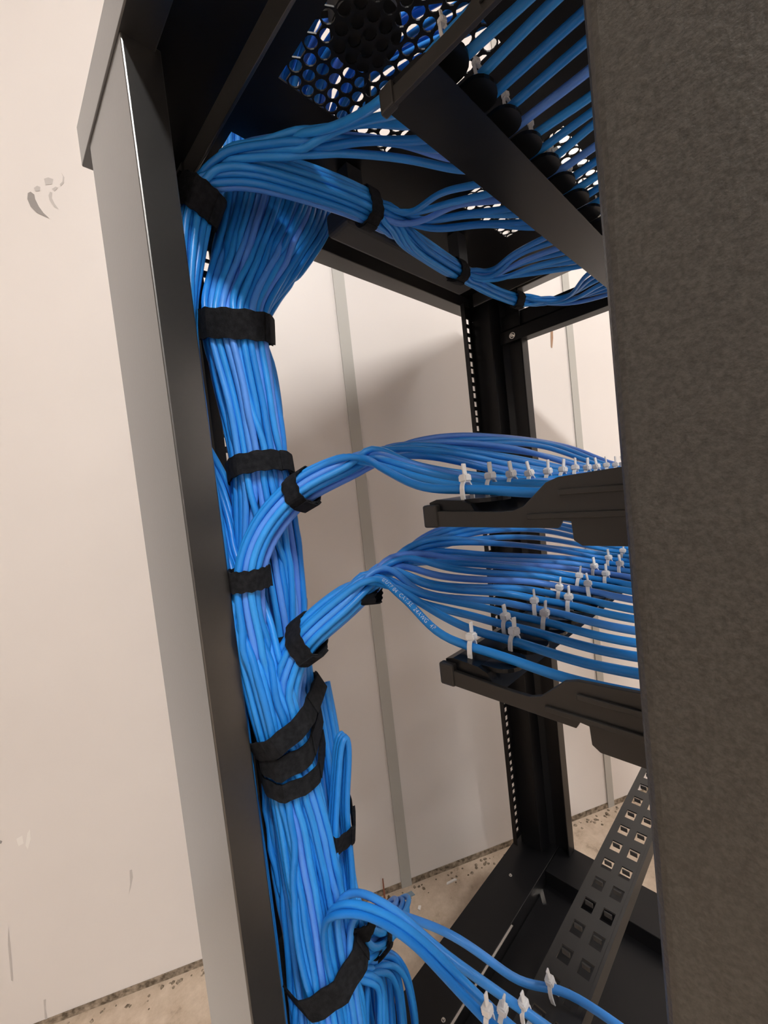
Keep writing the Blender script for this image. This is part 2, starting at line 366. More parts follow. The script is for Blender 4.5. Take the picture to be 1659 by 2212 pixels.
# base frame
box('base_beam', (XL, .357, ZB0+.02), (XR, .428, ZB1), 'rail_paint', RK, .001)
box('base_beam', (XL, -.096, ZB0+.02), (XR, -.03, ZB1), 'rail_paint', RK, .001)
box('base_beam', (XL, -.0295, ZB0+.02), (XL+.05, .3565, ZB1-.001), 'rail_paint', RK, .001)
box('base_beam', (XR-.075, -.0295, ZB0+.02), (XR, .3565, ZB1-.001), 'rail_paint', RK, .001)
box('base_pan', (XL+.0502, -.0293, ZB1-.030), (XR-.0752, .3560, ZB1-.027), 'rail_paint', RK)
box('pan_light_line', (.30, .3535, ZB1-.0010), (.525, .3565, ZB1+.0004), 'steel_screw', RK)  # bright steel strip stands in for a line of light along the pan
for (x, y) in ((.14, .39), (.685, .39), (.14, -.06), (.685, -.06)):
    bm = bmesh.new(); bm_cyl(bm, (x, y, ZF), (x, y, ZF+.012), .022, 16, .018); bm_cyl(bm, (x, y, ZF+.012), (x, y, ZB0+.021), .006, 10); add_bm('levelling_foot', bm, 'dark_plate', RK)
# slot in base: thin bright steel tie plate lying in the pan
p0, p1 = atz(1163, 1900, ZB1-.0268), atz(1176, 1952, ZB1-.0268)
bm = bmesh.new(); d = p1-p0; d = d/np.linalg.norm(d); e = np.cross(d, [0, 0, 1])*.0035
vs = [bm.verts.new(tuple(q)) for q in (p0+e, p0-e, p1-e, p1+e)] + [bm.verts.new(tuple(q+np.array([0, 0, .0012]))) for q in (p0+e, p0-e, p1-e, p1+e)]
for f in ((3,2,1,0),(4,5,6,7),(0,1,5,4),(1,2,6,5),(2,3,7,6),(3,0,4,7)): bm.faces.new([vs[i] for i in f])
bmesh.ops.recalc_face_normals(bm, faces=bm.faces[:]); tag(add_bm('metal_sliver', bm, 'steel_screw'), 'bright metal sliver lying in the black base pan', 'metal strip')
# screws
q = aty(1028, 700, .4128); screw((.6815, .4128, q[2]), (0, -1, 0), RK)
q = atx(1107, 725, .6975); screw(q, (-1, 0, 0), RK)
q = atx(1151, 1834, .690); screw((.690, q[1], q[2]), (-1, -.3, .3), RK, .004)
q = atz(1217, 1812, ZB1); screw(q, (0, 0, 1), RK, .005)
for px in ((1103, 1892), (958, 2205)):
    q = atz(*px, ZB1); screw(q, (0, 0, 1), RK, .0022)

# ================================================================== CABLES: strands as polylines, pushed apart, then skinned
STR = []                # dicts: pts, grp, r
GRPINFO = {}
RC = .0028
def catmull(P, step=.006):
    P = [np.array(p, float) for p in P]
    P = [2*P[0]-P[1]] + P + [2*P[-1]-P[-2]]
    out = []
    for i in range(1, len(P)-2):
        p0, p1, p2, p3 = P[i-1:i+3]
        t = [0.0]
        for a, b_ in ((p0, p1), (p1, p2), (p2, p3)): t.append(t[-1]+max(np.linalg.norm(b_-a), 1e-5)**.5)
        n_ = max(2, int(np.linalg.norm(p2-p1)/step))
        for k in range(n_):
            u = t[1]+(t[2]-t[1])*k/n_
            A1 = (t[1]-u)/(t[1]-t[0])*p0+(u-t[0])/(t[1]-t[0])*p1; A2 = (t[2]-u)/(t[2]-t[1])*p1+(u-t[1])/(t[2]-t[1])*p2; A3 = (t[3]-u)/(t[3]-t[2])*p2+(u-t[2])/(t[3]-t[2])*p3
            B1 = (t[2]-u)/(t[2]-t[0])*A1+(u-t[0])/(t[2]-t[0])*A2; B2 = (t[3]-u)/(t[3]-t[1])*A2+(u-t[1])/(t[3]-t[1])*A3
            out.append((t[2]-u)/(t[2]-t[1])*B1+(u-t[1])/(t[2]-t[1])*B2)
    out.append(P[-2]); out = np.array(out)
    L = np.r_[0, np.cumsum(np.linalg.norm(np.diff(out, axis=0), axis=1))]
    n_ = max(3, int(L[-1]/step)); s = np.linspace(0, L[-1], n_+1)
    return np.stack([np.interp(s, L, out[:, k]) for k in range(3)], 1)
def strand(P, grp, r=RC, step=.006): STR.append(dict(pts=catmull(P, step), grp=grp, r=r))
def frame(t, upv=(0, 0, 1)):
    t = np.array(t, float); t = t/np.linalg.norm(t); a = np.cross(t, upv)
    if np.linalg.norm(a) < .2: a = np.cross(t, (0, 1, 0))
    a = a/np.linalg.norm(a); return a, np.cross(t, a)
def disc(n, R, seed):
    """n offsets filling a disc of radius R, shuffled"""
    k = np.arange(n); rr = R*np.sqrt((k+.5)/n); th = k*2.39996+seed
    return np.stack([rr*np.cos(th), rr*np.sin(th)], 1)
def bundle(n, stations, grp, seed=0, swirl=.5, post=None, pre=None, r=RC):
    """stations: (centre, direction, radius, squash_a, squash_b). Offsets drift a little from station to station"""
    base = disc(n, 1.0, seed); ang = rng.normal(0, .1, n); rad = np.ones(n)
    paths = [[] for _ in range(n)]; tot = 0
    for (c, t, R, sa, sb) in stations:
        a, b_ = frame(t); c = np.array(c, float)
        for i in range(n):
            o = base[i]; th = ang[i]+tot
            x = o[0]*cos(th)-o[1]*sin(th); y = o[0]*sin(th)+o[1]*cos(th)
            paths[i].append(c+a*x*R*sa*rad[i]+b_*y*R*sb*rad[i])
        ang = ang+rng.normal(0, swirl, n); rad = np.clip(rad+rng.normal(0, .12, n), .8, 1.1)
        tot += rng.normal(0, .15)
    for i in range(n):
        P = (pre(i) if pre else []) + paths[i] + (post(i, paths[i][-1]) if post else [])
        strand(P, grp, r)
VZ = (0, 0, -1)
# --- trunk shell: cables that run the whole height and fan up through the slot in the top
NT = 50
slotx = np.linspace(.178, .318, NT)
sh = []
for i in range(NT):
    outer = i % 5 != 0 and i % 5 != 3
    sh.append((.0240 if outer else .0175))
RANK = np.argsort(np.argsort(np.cos(2*pi*np.arange(NT)/NT)+1e-6*np.arange(NT)))
# angle around the trunk seen from the eye: left..right mapped so that the fan opens without crossing too much
for i in range(NT):
    th = 2*pi*i/NT; R = sh[i]
    ox, oy = cos(th), sin(th)
    # x at slot follows x offset with noise
    fx = float(np.interp(RANK[i], [0, NT-1], [.203, .330])) + rng.normal(0, .003); fy = .372 + oy*.016
    fx = min(max(fx, .202), .330); fy = min(max(fy, .356), .394)
    P = []
    ye = rng.uniform(.02, .10); lift = rng.uniform(.03, .10)
    P += [(fx*2.4-.31+rng.normal(0, .012), -.070+.02*rng.random(), ZP+.008+rng.uniform(0, .02)), (fx*2.2-.27+rng.normal(0, .012), ye, ZP+.03+lift*.5), (fx*1.7-.155+rng.normal(0, .008), .20, ZP+.05+lift*1.1), (fx*1.2-.05, .30, ZP+.05+lift*.8), (fx, fy-.018, ZP+.040), (fx, fy, ZP+.006), (fx, fy, ZP-.012)]
    P += [(.166+(fx-.166)*.50+ox*.010, .335+(fy-.335)*.55+oy*.010, .235)]
    def at(z, cx, cy, Rk, a=0): 
        t2 = th+a; return (cx+cos(t2)*R*Rk+rng.normal(0, .0012), cy+sin(t2)*R*Rk+rng.normal(0, .0012), z)
    P += [at(.158, .1680, .332, .96), at(.150, .1680, .332, .96)]
    P += [at(.09, .173, .331, .88, rng.normal(.05, .10)), at(.035, .1755, .330, .80, rng.normal(.1, .10)), at(.028, .1755, .330, .80, .1)]
    a = rng.normal(.1, .22)
    P += [at(-.06, .176, .336, 1.0, a), at(-.12, .176, .338, .98, a+rng.normal(0, .1)), at(-.19, .176, .340, .95, a), at(-.28, .175, .340, 1.0, a+rng.normal(0, .2)), at(-.40, .174, .338, .92, a), at(-.50, .174, .338, .95, a+rng.normal(0, .1)), at(-.60, .178, .335, .95, a), at(ZB1-.024, .178, .335, .95, a)]
    strand(P, 'trunk')
# --- cables climbing behind the post to the top-shelf panel (28) in four breakouts
HX = np.linspace(.198, .640, 28)
YT, ZTOP = .157, .233
def to_top_panel(x, ztrunk=None):
    return [(x, .163, ZTOP+.001), (x, .140, ZTOP-.002), (x, .116, ZTOP-.001), (x+.004+rng.normal(0, .002), .080, ZTOP+.004), (x+.006, .036, ZTOP+.006)]
off = disc(28, 1.0, .7)
T1 = np.array([.154, .340, .258])
hs = []
for i in range(28):
    o = off[i]
    P = []
    low = i % 28
    if i in (3, 8, 14, 19, 24):                    # a few cross in front of the trunk lower down
        k = (3, 8, 14, 19, 24).index(i); j = np.array([k*.0058-.0116, 0, 0])
        P += [(.150+k*.006, .300, ZB1-.024), (.152+k*.006, .298, -.60), (.156+k*.006, .296, -.48)]
        for px, py, Y in ((665, 2000, .298), (662, 1850, .296), (645, 1700, .293), (618, 1580, .289), (596, 1490, .288), (562, 1380, .300), (527, 1250, .322), (497, 1130, .347), (467, 1040, .358)):
            q = aty(px, py, Y); P.append(q+j*np.array([.9, 0, 0])+np.array([0, k % 2*.003, 0]))
        P += [(.128+k*.001, .358, .08)]
    else:
        c = np.array([.129, .348]); R = .006
        for z in (ZB1-.024, -.5, -.35, -.2, -.05, .08): P.append((c[0]+o[0]*R+rng.normal(0, .0015), c[1]+o[1]*.028+rng.normal(0, .0015), z))
    P += [(.1310+o[0]*.006, .350+o[1]*.026, .150), (.1430+o[0]*.012, .346+o[1]*.016, .215)]
    P += [T1+np.array([o[0]*.013, o[1]*.013, o[0]*.003])]
    g4 = i*4//28
    if g4 == 0:
        P += [(.170+o[0]*.010, .316+o[1]*.010, .281+o[0]*.008), (.200, .262+o[1]*.012, .274+o[0]*.012)]
        P += [(HX[i]*.55+.22*.45, .205, .255+.004*(i % 3))]
    else:
        P += [(.172+o[0]*.006, .315+o[1]*.007, .277+o[0]*.012), (.215, .293+o[1]*.008, .274+o[0]*.012), (.286, .276+o[1]*.007, .270+o[0]*.0105), (.296, .277+o[1]*.007, .270+o[0]*.0105)]
        if g4 == 1:
            P += [(.325+(i-7)*.006, .255+.004*(i % 2), .262+(i % 3)*.003), (HX[i]*.75+.33*.25-.004, .210, .250+(i % 2)*.004)]
        else:
            oo = off[i-14]*1.0
            P += [(.355, .284+oo[1]*.005, .266+oo[0]*.008), (.450, .291+oo[1]*.0045, .264+oo[0]*.008), (.458, .291+oo[1]*.0045, .264+oo[0]*.008)]
            if g4 == 2:
                P += [(.490+(i-14)*.004, .270, .258+(i % 3)*.003), (HX[i]*.7+.50*.3, .215, .247+(i % 2)*.003)]
            else:
                P += [(.520, .291+oo[1]*.005, .260+oo[0]*.007), (.583, .284+oo[1]*.004, .258+oo[0]*.007), (.590, .282+oo[1]*.004, .258+oo[0]*.007), (.632+.004*(i-21), .236, .250+(i % 3)*.003)]
    P += to_top_panel(HX[i])
    strand(P, 'top')
# --- breakouts A and B to the two middle panels, C to the bottom panel
def panel_run(x, z, drop=0.0, r=RC):
    return [(x, .168, z+.003), (x+.001, .152, z), (x+.002, .128, z-.001), (x+.004, .090, z-.007), (x+.006, .040, z-.006)]
ZA, ZBm, ZCm = -.003, -.0985, -.3625
def breakout(n, xs_, pre_px, ztray, grp, seed, low, radii, apex):
    off = disc(n, 1.0, seed)
    rank = np.argsort(np.argsort(off[:, 0]*.8+off[:, 1]*.6))
    for i in range(n):
        o = off[i]; P = []
        P += [np.array(q)+np.array([o[0]*rr, o[1]*rr, 0]) for q, rr in low]
        for (px, py, Y, R, dx, dy) in pre_px:
            c = aty(px, py, Y)
            nx, ny = -dy, dx; l = math.hypot(nx, ny); nx /= l; ny /= l
            d2 = math.sqrt(c @ c)
            # across-the-run directions: screen normal in space and depth
            acr = (r2*nx - u2*ny); dep = c/d2
            P.append(c+acr*o[0]*R+dep*o[1]*R)
        x = xs_[rank[i]]
        f_ = (x-xs_[0])/(xs_[-1]-xs_[0])
        P += apex(i, x, f_, o)
        P += panel_run(x, ztray+rng.uniform(0, .0008))
        strand(P, grp)
XA = np.linspace(.196, .60, 16)
breakout(16, XA, [(534, 1238, .305, .0105, .25, -1), (562, 1150, .300, .0115, .6, -1), (606, 1092, .292, .0115, 1, -.8), (645, 1054, .284, .0110, 1, -.65), (656, 1046, .282, .0110, 1, -.65), (720, 1016, .268, .0115, 1, -.35)],
    ZA, 'upper', .3, [((.158, .302, ZB1-.024), .012), ((.158, .302, -.45), .012), ((.154, .304, -.30), .012), ((.148, .304, -.20), .011), ((.138, .305, -.12), .011)], [0]*1 and None or [],
    lambda i, x, f_, o: [(.220+.062*f_, .246-.006*f_+o[1]*.005, .034+o[0]*.008), (.208*(1-f_)+(x*.8+.05)*f_, .208, .016+.014*f_+.003*(i % 3))])
XB = np.linspace(.199, .640, 22)
breakout(22, XB, [(606, 1500, .300, .0120, .15, -1), (620, 1440, .296, .0125, .4, -1), (640, 1398, .289, .0120, 1, -.85), (656, 1376, .284, .0115, 1, -.75), (668, 1364, .281, .0115, 1, -.7), (735, 1310, .266, .0125, 1, -.5)],
    ZBm, 'lower', 1.1, [((.180, .302, ZB1-.024), .012), ((.180, .302, -.45), .012), ((.174, .300, -.34), .012), ((.166, .300, -.26), .012), ((.158, .300, -.21), .012)], [],
    lambda i, x, f_, o: [(.218+.080*f_, .250-.006*f_+o[1]*.006, -.062+o[0]*.010+.010*f_), (.211*(1-f_)+(x*.8+.05)*f_, .208, -.082+.026*f_+.003*(i % 3))])
CPX = [[(698, 1999), (712, 1975), (756, 1970), (809, 1975), (852, 1994), (905, 2040), (950, 2095), (1000, 2150), (1066, 2222)],
       [(707, 1975), (727, 1953), (765, 1948), (809, 1966), (857, 1989), (910, 2030), (958, 2078), (1012, 2132), (1100, 2218)],
       [(731, 1936), (760, 1924), (785, 1926), (812, 1941), (852, 1970), (900, 2009), (948, 2053), (1006, 2095), (1082, 2148), (1170, 2210)],
       [(760, 1975), (790, 1962), (820, 1962), (850, 1970), (886, 1984), (934, 1999), (982, 2021), (1054, 2071), (1127, 2129), (1215, 2195)]]
for i, pp in enumerate(CPX):
    P = [(.160+.006*i, .298, ZB1-.024), (.160+.006*i, .298, -.55), (.164+.006*i, .292, -.46)]
    n_ = len(pp)
    for k, (px, py) in enumerate(pp): P.append(aty(px, py, .278-.142*(k/(n_-1))**1.15-.004*(i == 2)))
    P = [np.array([q[0], q[1], max(q[2], -.3600-.35*max(0, q[1]-.160))]) if 9 < len(P) and q[1] < .2 else np.array(q, float) for q in P]
    e = P[-1]; P += [(e[0]+.004, .112, max(e[2]-.002, -.3605)), (e[0]+.006, .08, -.362), (e[0]+.006, .04, -.361)]
    strand(P, 'bottom')
# --- slack: folded loop, run down the right of the trunk, coil and hanging hank
for k in range(3):
    Y = .306-.006*k; P = []
    for px, py in ((702, 1990), (706, 1850), (716, 1735), (722, 1640), (727, 1580), (736, 1563), (744, 1580), (743, 1640), (737, 1735), (748, 1850), (752, 1990)):
        P.append(aty(px+6+(k-1)*5, py+k*4, Y))
    strand([P[0]+np.array([-.005, .01, -.20])]+P+[P[-1]+np.array([-.01, .01, -.20])], 'loop')
off = disc(9, 1.0, 2.0)
for k in range(9):
    o = off[k]; P = []
    for px, py, Y, R in ((690, 1480, .345, .008), (712, 1600, .334, .0085), (728, 1735, .322, .008), (738, 1840, .318, .010), (745, 1930, .308, .010), (754, 2000, .296, .013), (782, 2050, .286, .015), (806, 2036, .290, .011), (830, 2018, .302, .011), (856, 1990, .322, .014), (866, 1955, .346, .016), (842, 1960, .372, .012), (800, 2060, .375, .012)):
        P.append(aty(px, py, Y)+np.array([o[0]*R, o[1]*R*.6, o[1]*R*.7 if py > 1960 else 0]))
    P.append(P[-1]+np.array([0, .0, -.12])); strand(P, 'coil')
for k in range(16):
    f_ = k/15; P = []
    w_ = rng.uniform(-1, 1)
    for px, py, Y in ((735+30*f_, 2090, .335), (770+20*f_, 2090-8*f_, .325), (800+45*f_, 2085-18*f_, .322), (806+76*f_, 2125-22*f_, .320), (800+100*f_, 2180, .318), (800+106*f_, 2212, .317), (805+100*f_, 2300, .316)):
        P.append(aty(px, py, Y)+np.array([0, w_*.010, w_*.003]))
    q = P[-1]; P.append(np.array([q[0]-.01, q[1], ZB1+.004])); strand(P, 'hank')
# --- separation (position-based), keep close to the laid path, smooth along the strand
allp = np.concatenate([s['pts'] for s in STR]); home = allp.copy()
sid = np.concatenate([np.full(len(s['pts']), k) for k, s in enumerate(STR)])
first = np.r_[True, sid[1:] != sid[:-1]]; last = np.r_[sid[1:] != sid[:-1], True]; inner = ~(first | last)
D0 = 2*RC*1.02
def pairs():
    cell = D0*1.5
    ci = np.floor(allp/cell).astype(np.int64); ci -= ci.min(0)-1
    dims = ci.max(0)+3; key = (ci[:, 0]*dims[1]+ci[:, 1])*dims[2]+ci[:, 2]
    ordr = np.argsort(key, kind='stable'); ks = key[ordr]
    I, J = [], []
    for dx in (-1, 0, 1):
        for dy in (-1, 0, 1):
            for dz in (-1, 0, 1):
                k2 = key+(dx*dims[1]+dy)*dims[2]+dz
                lo = np.searchsorted(ks, k2, 'left'); hi = np.searchsorted(ks, k2, 'right')
                cnt = hi-lo; mx_ = cnt.max() if len(cnt) else 0
                for q in range(mx_):
                    mk = np.nonzero(cnt > q)[0]; j = ordr[lo[mk]+q]
                    ok = (j > mk) & (sid[j] != sid[mk]); I.append(mk[ok]); J.append(j[ok])
    I = np.concatenate(I); J = np.concatenate(J)
    d = np.linalg.norm(allp[I]-allp[J], axis=1); ok = d < D0*1.5
    return I[ok], J[ok]
for it in range(36):
    if it % 4 == 0: I, J = pairs()
    d = allp[J]-allp[I]; L = np.linalg.norm(d, axis=1)+1e-9; c = np.maximum(0, D0-L)*.5*.8
    mv = d/L[:, None]*c[:, None]; acc = np.zeros_like(allp); cnt = np.zeros(len(allp))
    np.add.at(acc, I, -mv); np.add.at(acc, J, mv); hit = c > 0
    np.add.at(cnt, I[hit], 1); np.add.at(cnt, J[hit], 1)
    allp += acc/np.maximum(1, cnt*.6)[:, None]
    sm = allp.copy(); sm[1:-1] = (allp[:-2]+allp[2:]+2*allp[1:-1])/4
    k_ = .6 if it < 30 else .25
    allp[inner] += (sm[inner]-allp[inner])*k_
    allp += (home-allp)*.03
k = 0
for s in STR: n_ = len(s['pts']); s['pts'] = allp[k:k+n_].copy(); k += n_
CABLE = dict(
    trunk=('network_cable', 'blue network cable in the upright trunk, fanning up through the slot in the rack top', 'cables of the upright trunk'),
    top=('network_cable', 'blue network cable sweeping from the corner post under the rack top to the topmost panel', 'cables to the topmost patch panel'),
    upper=('network_cable', 'blue network cable arching from the trunk to the upper of the two middle trays', 'cables to the upper middle tray'),
    lower=('network_cable', 'blue network cable arching from the trunk to the lower of the two middle trays', 'cables to the lower middle tray'),
    bottom=('network_cable', 'bright blue cable arching low over the concrete floor to the bottom tray', 'cables to the bottom tray'),
    loop=('network_cable', 'blue cable folded into a narrow upright slack loop beside the trunk', 'folded slack loops'),
    coil=('network_cable', 'blue slack cable running down beside the trunk into the strapped coil', 'slack cables of the strapped coil'),
    hank=('network_cable', 'dark blue slack cable hanging in the loose hank behind the base beam', 'slack cables of the hanging hank'))
def tube(pts, r, seg=8):
    n_ = len(pts); t = np.gradient(pts, axis=0); t /= np.linalg.norm(t, axis=1)[:, None]
    a = np.cross(t[0], (0.3, .2, .9)); a /= np.linalg.norm(a); V = []
    th = np.arange(seg)*2*pi/seg
    for i in range(n_):
        a = a-t[i]*(a @ t[i]); a /= np.linalg.norm(a); b_ = np.cross(t[i], a)
        V.append(pts[i]+r*(np.cos(th)[:, None]*a+np.sin(th)[:, None]*b_))
    V = np.concatenate(V); F = []
    for i in range(n_-1):
        for k in range(seg): F.append((i*seg+k, i*seg+(k+1) % seg, (i+1)*seg+(k+1) % seg, (i+1)*seg+k))
    F.append(tuple(range(seg))[::-1]); F.append(tuple((n_-1)*seg+k for k in range(seg)))
    return V, F
for s in STR:
    nm, lb, gp = CABLE[s['grp']]
    V, F = tube(s['pts'], s['r']); s['obj'] = tag(add(nm, V, F, 'cable_blue', None, True), lb, 'cable', gp)

# ------------------------------------------------------------------ straps
def hull2(P):
    P = sorted(map(tuple, P))
    def half(Q):
        h = []
        for p in Q:
            while len(h) >= 2 and (h[-1][0]-h[-2][0])*(p[1]-h[-2][1])-(h[-1][1]-h[-2][1])*(p[0]-h[-2][0]) <= 0: h.pop()
            h.append(p)
        return h
    a = half(P); b_ = half(P[::-1]); return a[:-1]+b_[:-1]
def strap(label, c, nrm, reach, groups, width=.020, pad=.0006, th=.0013, tail=True, grow=0.0, name='hook_loop_strap', only=None):
    c = np.array(c, float); nrm = np.array(nrm, float); nrm /= np.linalg.norm(nrm); a, b_ = frame(nrm)
    Q = []
    for s in STR:
        if s['grp'] not in groups: continue
        for dd in (-width*.5, 0.0, width*.5):
            d = (s['pts']-c) @ nrm - dd
            for i in np.nonzero((d[:-1]*d[1:] <= 0))[0]:
                f_ = d[i]/(d[i]-d[i+1]+1e-12); p = s['pts'][i]*(1-f_)+s['pts'][i+1]*f_
                if np.linalg.norm(p-c) < reach and (only is None or only(p)): Q.append(((p-c) @ a, (p-c) @ b_))
    if len(Q) < 2: print('STRAP EMPTY', label, len(Q)); return None
    R = RC+pad+grow; ring = []
    for (x, y) in Q:
        for k in range(12): ring.append((x+R*cos(k*pi/6), y+R*sin(k*pi/6)))
    H = np.array(hull2(ring)); L = np.r_[0, np.cumsum(np.linalg.norm(np.diff(np.r_[H, H[:1]], axis=0), axis=1))]
    n_ = 48; s_ = np.linspace(0, L[-1], n_, endpoint=False); Hc = np.r_[H, H[:1]]
    P2 = np.stack([np.interp(s_, L, Hc[:, k]) for k in range(2)], 1); cen = P2.mean(0)
    out = P2-cen; out /= np.linalg.norm(out, axis=1)[:, None]
    V = []; h = width/2
    for i in range(n_):
        for (w_, e) in ((-h, 0), (h, 0), (h, th), (-h, th)):
            p = P2[i]+out[i]*e; V.append(c+a*p[0]+b_*p[1]+nrm*(w_+.0006*sin(i*1.7)))
    F = []
    for i in range(n_):
        j = (i+1) % n_
        for k in range(4): F.append((i*4+k, i*4+(k+1) % 4, j*4+(k+1) % 4, j*4+k))
    o = add(name, V, F, 'velcro', None, False)
    if tail:                                        # overlapped end of the strap, slightly proud, on the side of the eye
        eye = -c; e2 = np.array([eye @ a, eye @ b_]); i0 = int(np.argmax(out @ e2))+5
        V = []; m_ = 11
        for q in range(m_):
            i = (i0+q) % n_; e0 = th+.0002; e1 = th+.0014+.0012*(q/m_)**2; sh_ = h*.96 if q < m_-1 else h*.55
            for (w_, e) in ((-sh_, e0), (sh_, e0), (sh_, e1), (-sh_, e1)):
                p = P2[i]+out[i]*e; V.append(c+a*p[0]+b_*p[1]+nrm*w_)
        F = [(0, 1, 2, 3), ((m_-1)*4+3, (m_-1)*4+2, (m_-1)*4+1, (m_-1)*4)]
        for q in range(m_-1):
            for k in range(4): F.append((q*4+k, (q+1)*4+k, (q+1)*4+(k+1) % 4, q*4+(k+1) % 4))
        add('strap_end', V, F, 'velcro', o)
    return tag(o, label, 'strap')
TR = ('trunk', 'upper', 'lower', 'coil', 'loop', 'bottom')
strap('wide black hook-and-loop strap around the bend below the grey lip of the rack top', T1+np.array([.002, -.002, -.004]), (.30, -.45, .80), .045, ('top',), .024, .001)
strap('black strap gathering the trunk just below its fan', (.1675, .332, .153), (-.08, -.30, 1), .06, ('trunk',), .022, .001)
strap('black strap level around the trunk above the upper arching branch', (.172, .330, .032), (.06, .18, 1), .06, ('trunk',), .017, .001)
def along(px, py, Y, dx, dy, dz):
    c = aty(px, py, Y); q = aty(px+dx*30, py+dy*30, Y+dz); return c, q-c
c, t = along(650, 1050, .283, 1, -.62, -.012); strap('black strap round the upper arching branch where it leaves the trunk', c, t, .035, ('upper',), .014)
c = aty(550, 1243, .303); strap('short black strap at the root of the upper arching branch', aty(536, 1232, .306)+np.array([0, 0, -.006]), (0, 0, 1), .032, ('upper',), .016, tail=False)
c, t = along(660, 1374, .284, 1, -.75, -.012); strap('black strap with flared edge round the lower arching branch', c, t, .035, ('lower',), .016)
strap('black strap around the trunk behind the root of the lower branch', (.182, .338, -.118), (0, 0, 1), .06, ('trunk',), .015, tail=False)
front = lambda p: p[0] > .148 or p[1] < .315
FG = ('trunk', 'upper', 'lower', 'top')
strap('tilted black strap crossing the trunk diagonally below the lower branch', (.176, .322, -.178), (-.36, .35, 1), .08, FG, .016, .0022, only=front)
strap('level black strap doubled up under the tilted one on the trunk', (.172, .322, -.200), (-.04, .05, 1), .08, FG, .018, .0006, only=front)
strap('lowest of the three overlapping black straps on the trunk', (.172, .322, -.221), (-.02, .05, 1), .08, FG, .014, .0012, only=front)
c, t = along(805, 1303, .252, 1, -.1, -.01); strap('tiny black strap on the underside of the lower arching branch', c, t, .022, ('lower',), .012, tail=False, only=lambda p, c=c: p[2] < c[2]+.008)
c = aty(724, 1738, .327); strap('black strap with pointed end around the slack cables right of the trunk', c, (.10, -.1, 1), .045, ('coil', 'loop'), .015)
c = aty(760, 1905, .330); strap('black strap around the slack cables above the coil', c, (0, 0, 1), .05, ('coil',), .014, tail=False)
strap('broad black strap curving round the foot of the trunk', (.172, .316, -.403), (-.36, .35, 1), .09, ('trunk', 'upper', 'lower', 'top', 'bottom'), .021, .001, only=front)
c = aty(818, 2028, .296); strap('black strap closing the slack coil', c, aty(830, 2018, .302)-aty(806, 2036, .290), .026, ('coil',), .011, .001)
strap('black strap holding the top bundle to the lacing bar', (.291, .277, .270), (1, 0, 0), .04, ('top',), .014, .001)
strap('black strap at the far end of the lacing bar', (.454, .291, .264), (1, 0, 0), .035, ('top',), .016, .001)
strap('black strap on the top bundle beside the back corner', (.587, .283, .258), (.9, -.2, 0), .03, ('top',), .015, .001)

# ================================================================== PATCH PANELS with rear cable trays
def patch_panel(zc, label, xs_t, holes=False):
    t = thing('patch_panel', label, 'patch panel', (XC, .02, zc-.022))
    z = zc
    xa, xb = .188, .675
    # arm outline in (y, z)
    arm = [(.157, -.0095), (.1575, -.0225), (.080, -.0245), (.078, -.021), (.074, -.0215), (.0735, -.030), (.070, -.0325), (.0225, -.0325), (.0225, .002), (.078, -.001), (.084, -.003), (.096, -.0135), (.102, -.0155), (.112, -.0155), (.150, -.0135)]
    for x in (xa, xb):
        a_ = prism('tray_arm', [(y, z+zz) for y, zz in arm], 'x', x-.0014, x+.0014, 'tray_plastic', t, .0004)
        for (y0, y1, zz) in ((.034, .078, -.008), (.034, .094, -.0185)):
            s_ = -.0014 if x == xa else .0014
            bx_ = box('rib', (min(x+s_, x+s_*2.2), y0, z+zz-.0014), (max(x+s_, x+s_*2.2), y1, z+zz+.0014), 'tray_plastic', a_, .0005)
        box('arm_tip', (x-.0026, .1490, z-.0232), (x+.0026, .1592, z-.0098), 'tray_plastic', a_, .0012)
    # tray spine across the rack and its tongues
    prism('tray_spine', [(.1565, z-.021), (.1565, z-.0085), (.151, z-.0070), (.134, z-.0085), (.128, z-.0110), (.122, z-.021)], 'x', xa+.0016, xb-.0016, 'tray_gloss', t) if not holes else None
    if not holes:
        for x in xs_t:
            pts = [(x-.0125, .1335)] + [(x-.0125*cos(k*pi/10), .124-.010*sin(k*pi/10)) for k in range(11)] + [(x+.0125, .1335)]
            prism('tray_tongue', pts, 'z', z-.0105, z-.0082, 'tray_gloss', t)
    else:
        us = [0.0]; hs_ = set(); x = .010
        while x < xb-xa-.025: us += [x, x+.0125]; hs_.add(len(us)-2); x += .0245
        us.append(xb-xa-.0032)
        perf_plate('tray_plate', (xa+.0016, .122, z-.010), (1, 0, 0), (0, 1, 0), us, [0, .0025, .0115, .0175, .0265, .0325], lambda i, j: i in hs_ and j in (1, 3), .0015, 'tray_plastic', t)
        box('tray_lip', (xa+.0016, .1195, z-.0235), (xb-.0016, .1218, z-.0095), 'strip_paint' if False else 'tray_plastic', t)
        for i in sorted(hs_):                       # folded tabs standing in the openings
            for y0 in (.1255, .1405):
                bm = bmesh.new(); bm_box(bm, (xa+.0016+us[i]+.0085, y0+.001, z-.0135), (xa+.0016+us[i]+.0097, y0+.007, z-.0098)); add_bm('tie_tab', bm, 'tray_plastic', t)
    # panel body
    box('panel_plate', (.190, .0200, z-.022), (.673, .0222, z+.022), 'rail_paint', t)
    n_ = 12
    for k in range(n_):
        x = .228+k*(.408/(n_-1))
        box('jack_block', (x-.015, .0224, z-.016), (x+.015, .036, z+.014), 'tray_plastic', t, .0008)
    return t
XT = np.arange(.205, .66, .0295)
patch_panel(.236, 'topmost black patch panel with rear cable tray, slung under the perforated rack top', XT)
patch_panel(-.0005, 'upper middle black patch panel with ribbed tray arm, level with the trunk strap', XT)
patch_panel(-.0955, 'lower middle black patch panel with ribbed tray arm below the printed cable', XT)
patch_panel(-.357, 'bottom black patch panel with tray of square openings, above the base pan', XT, True)

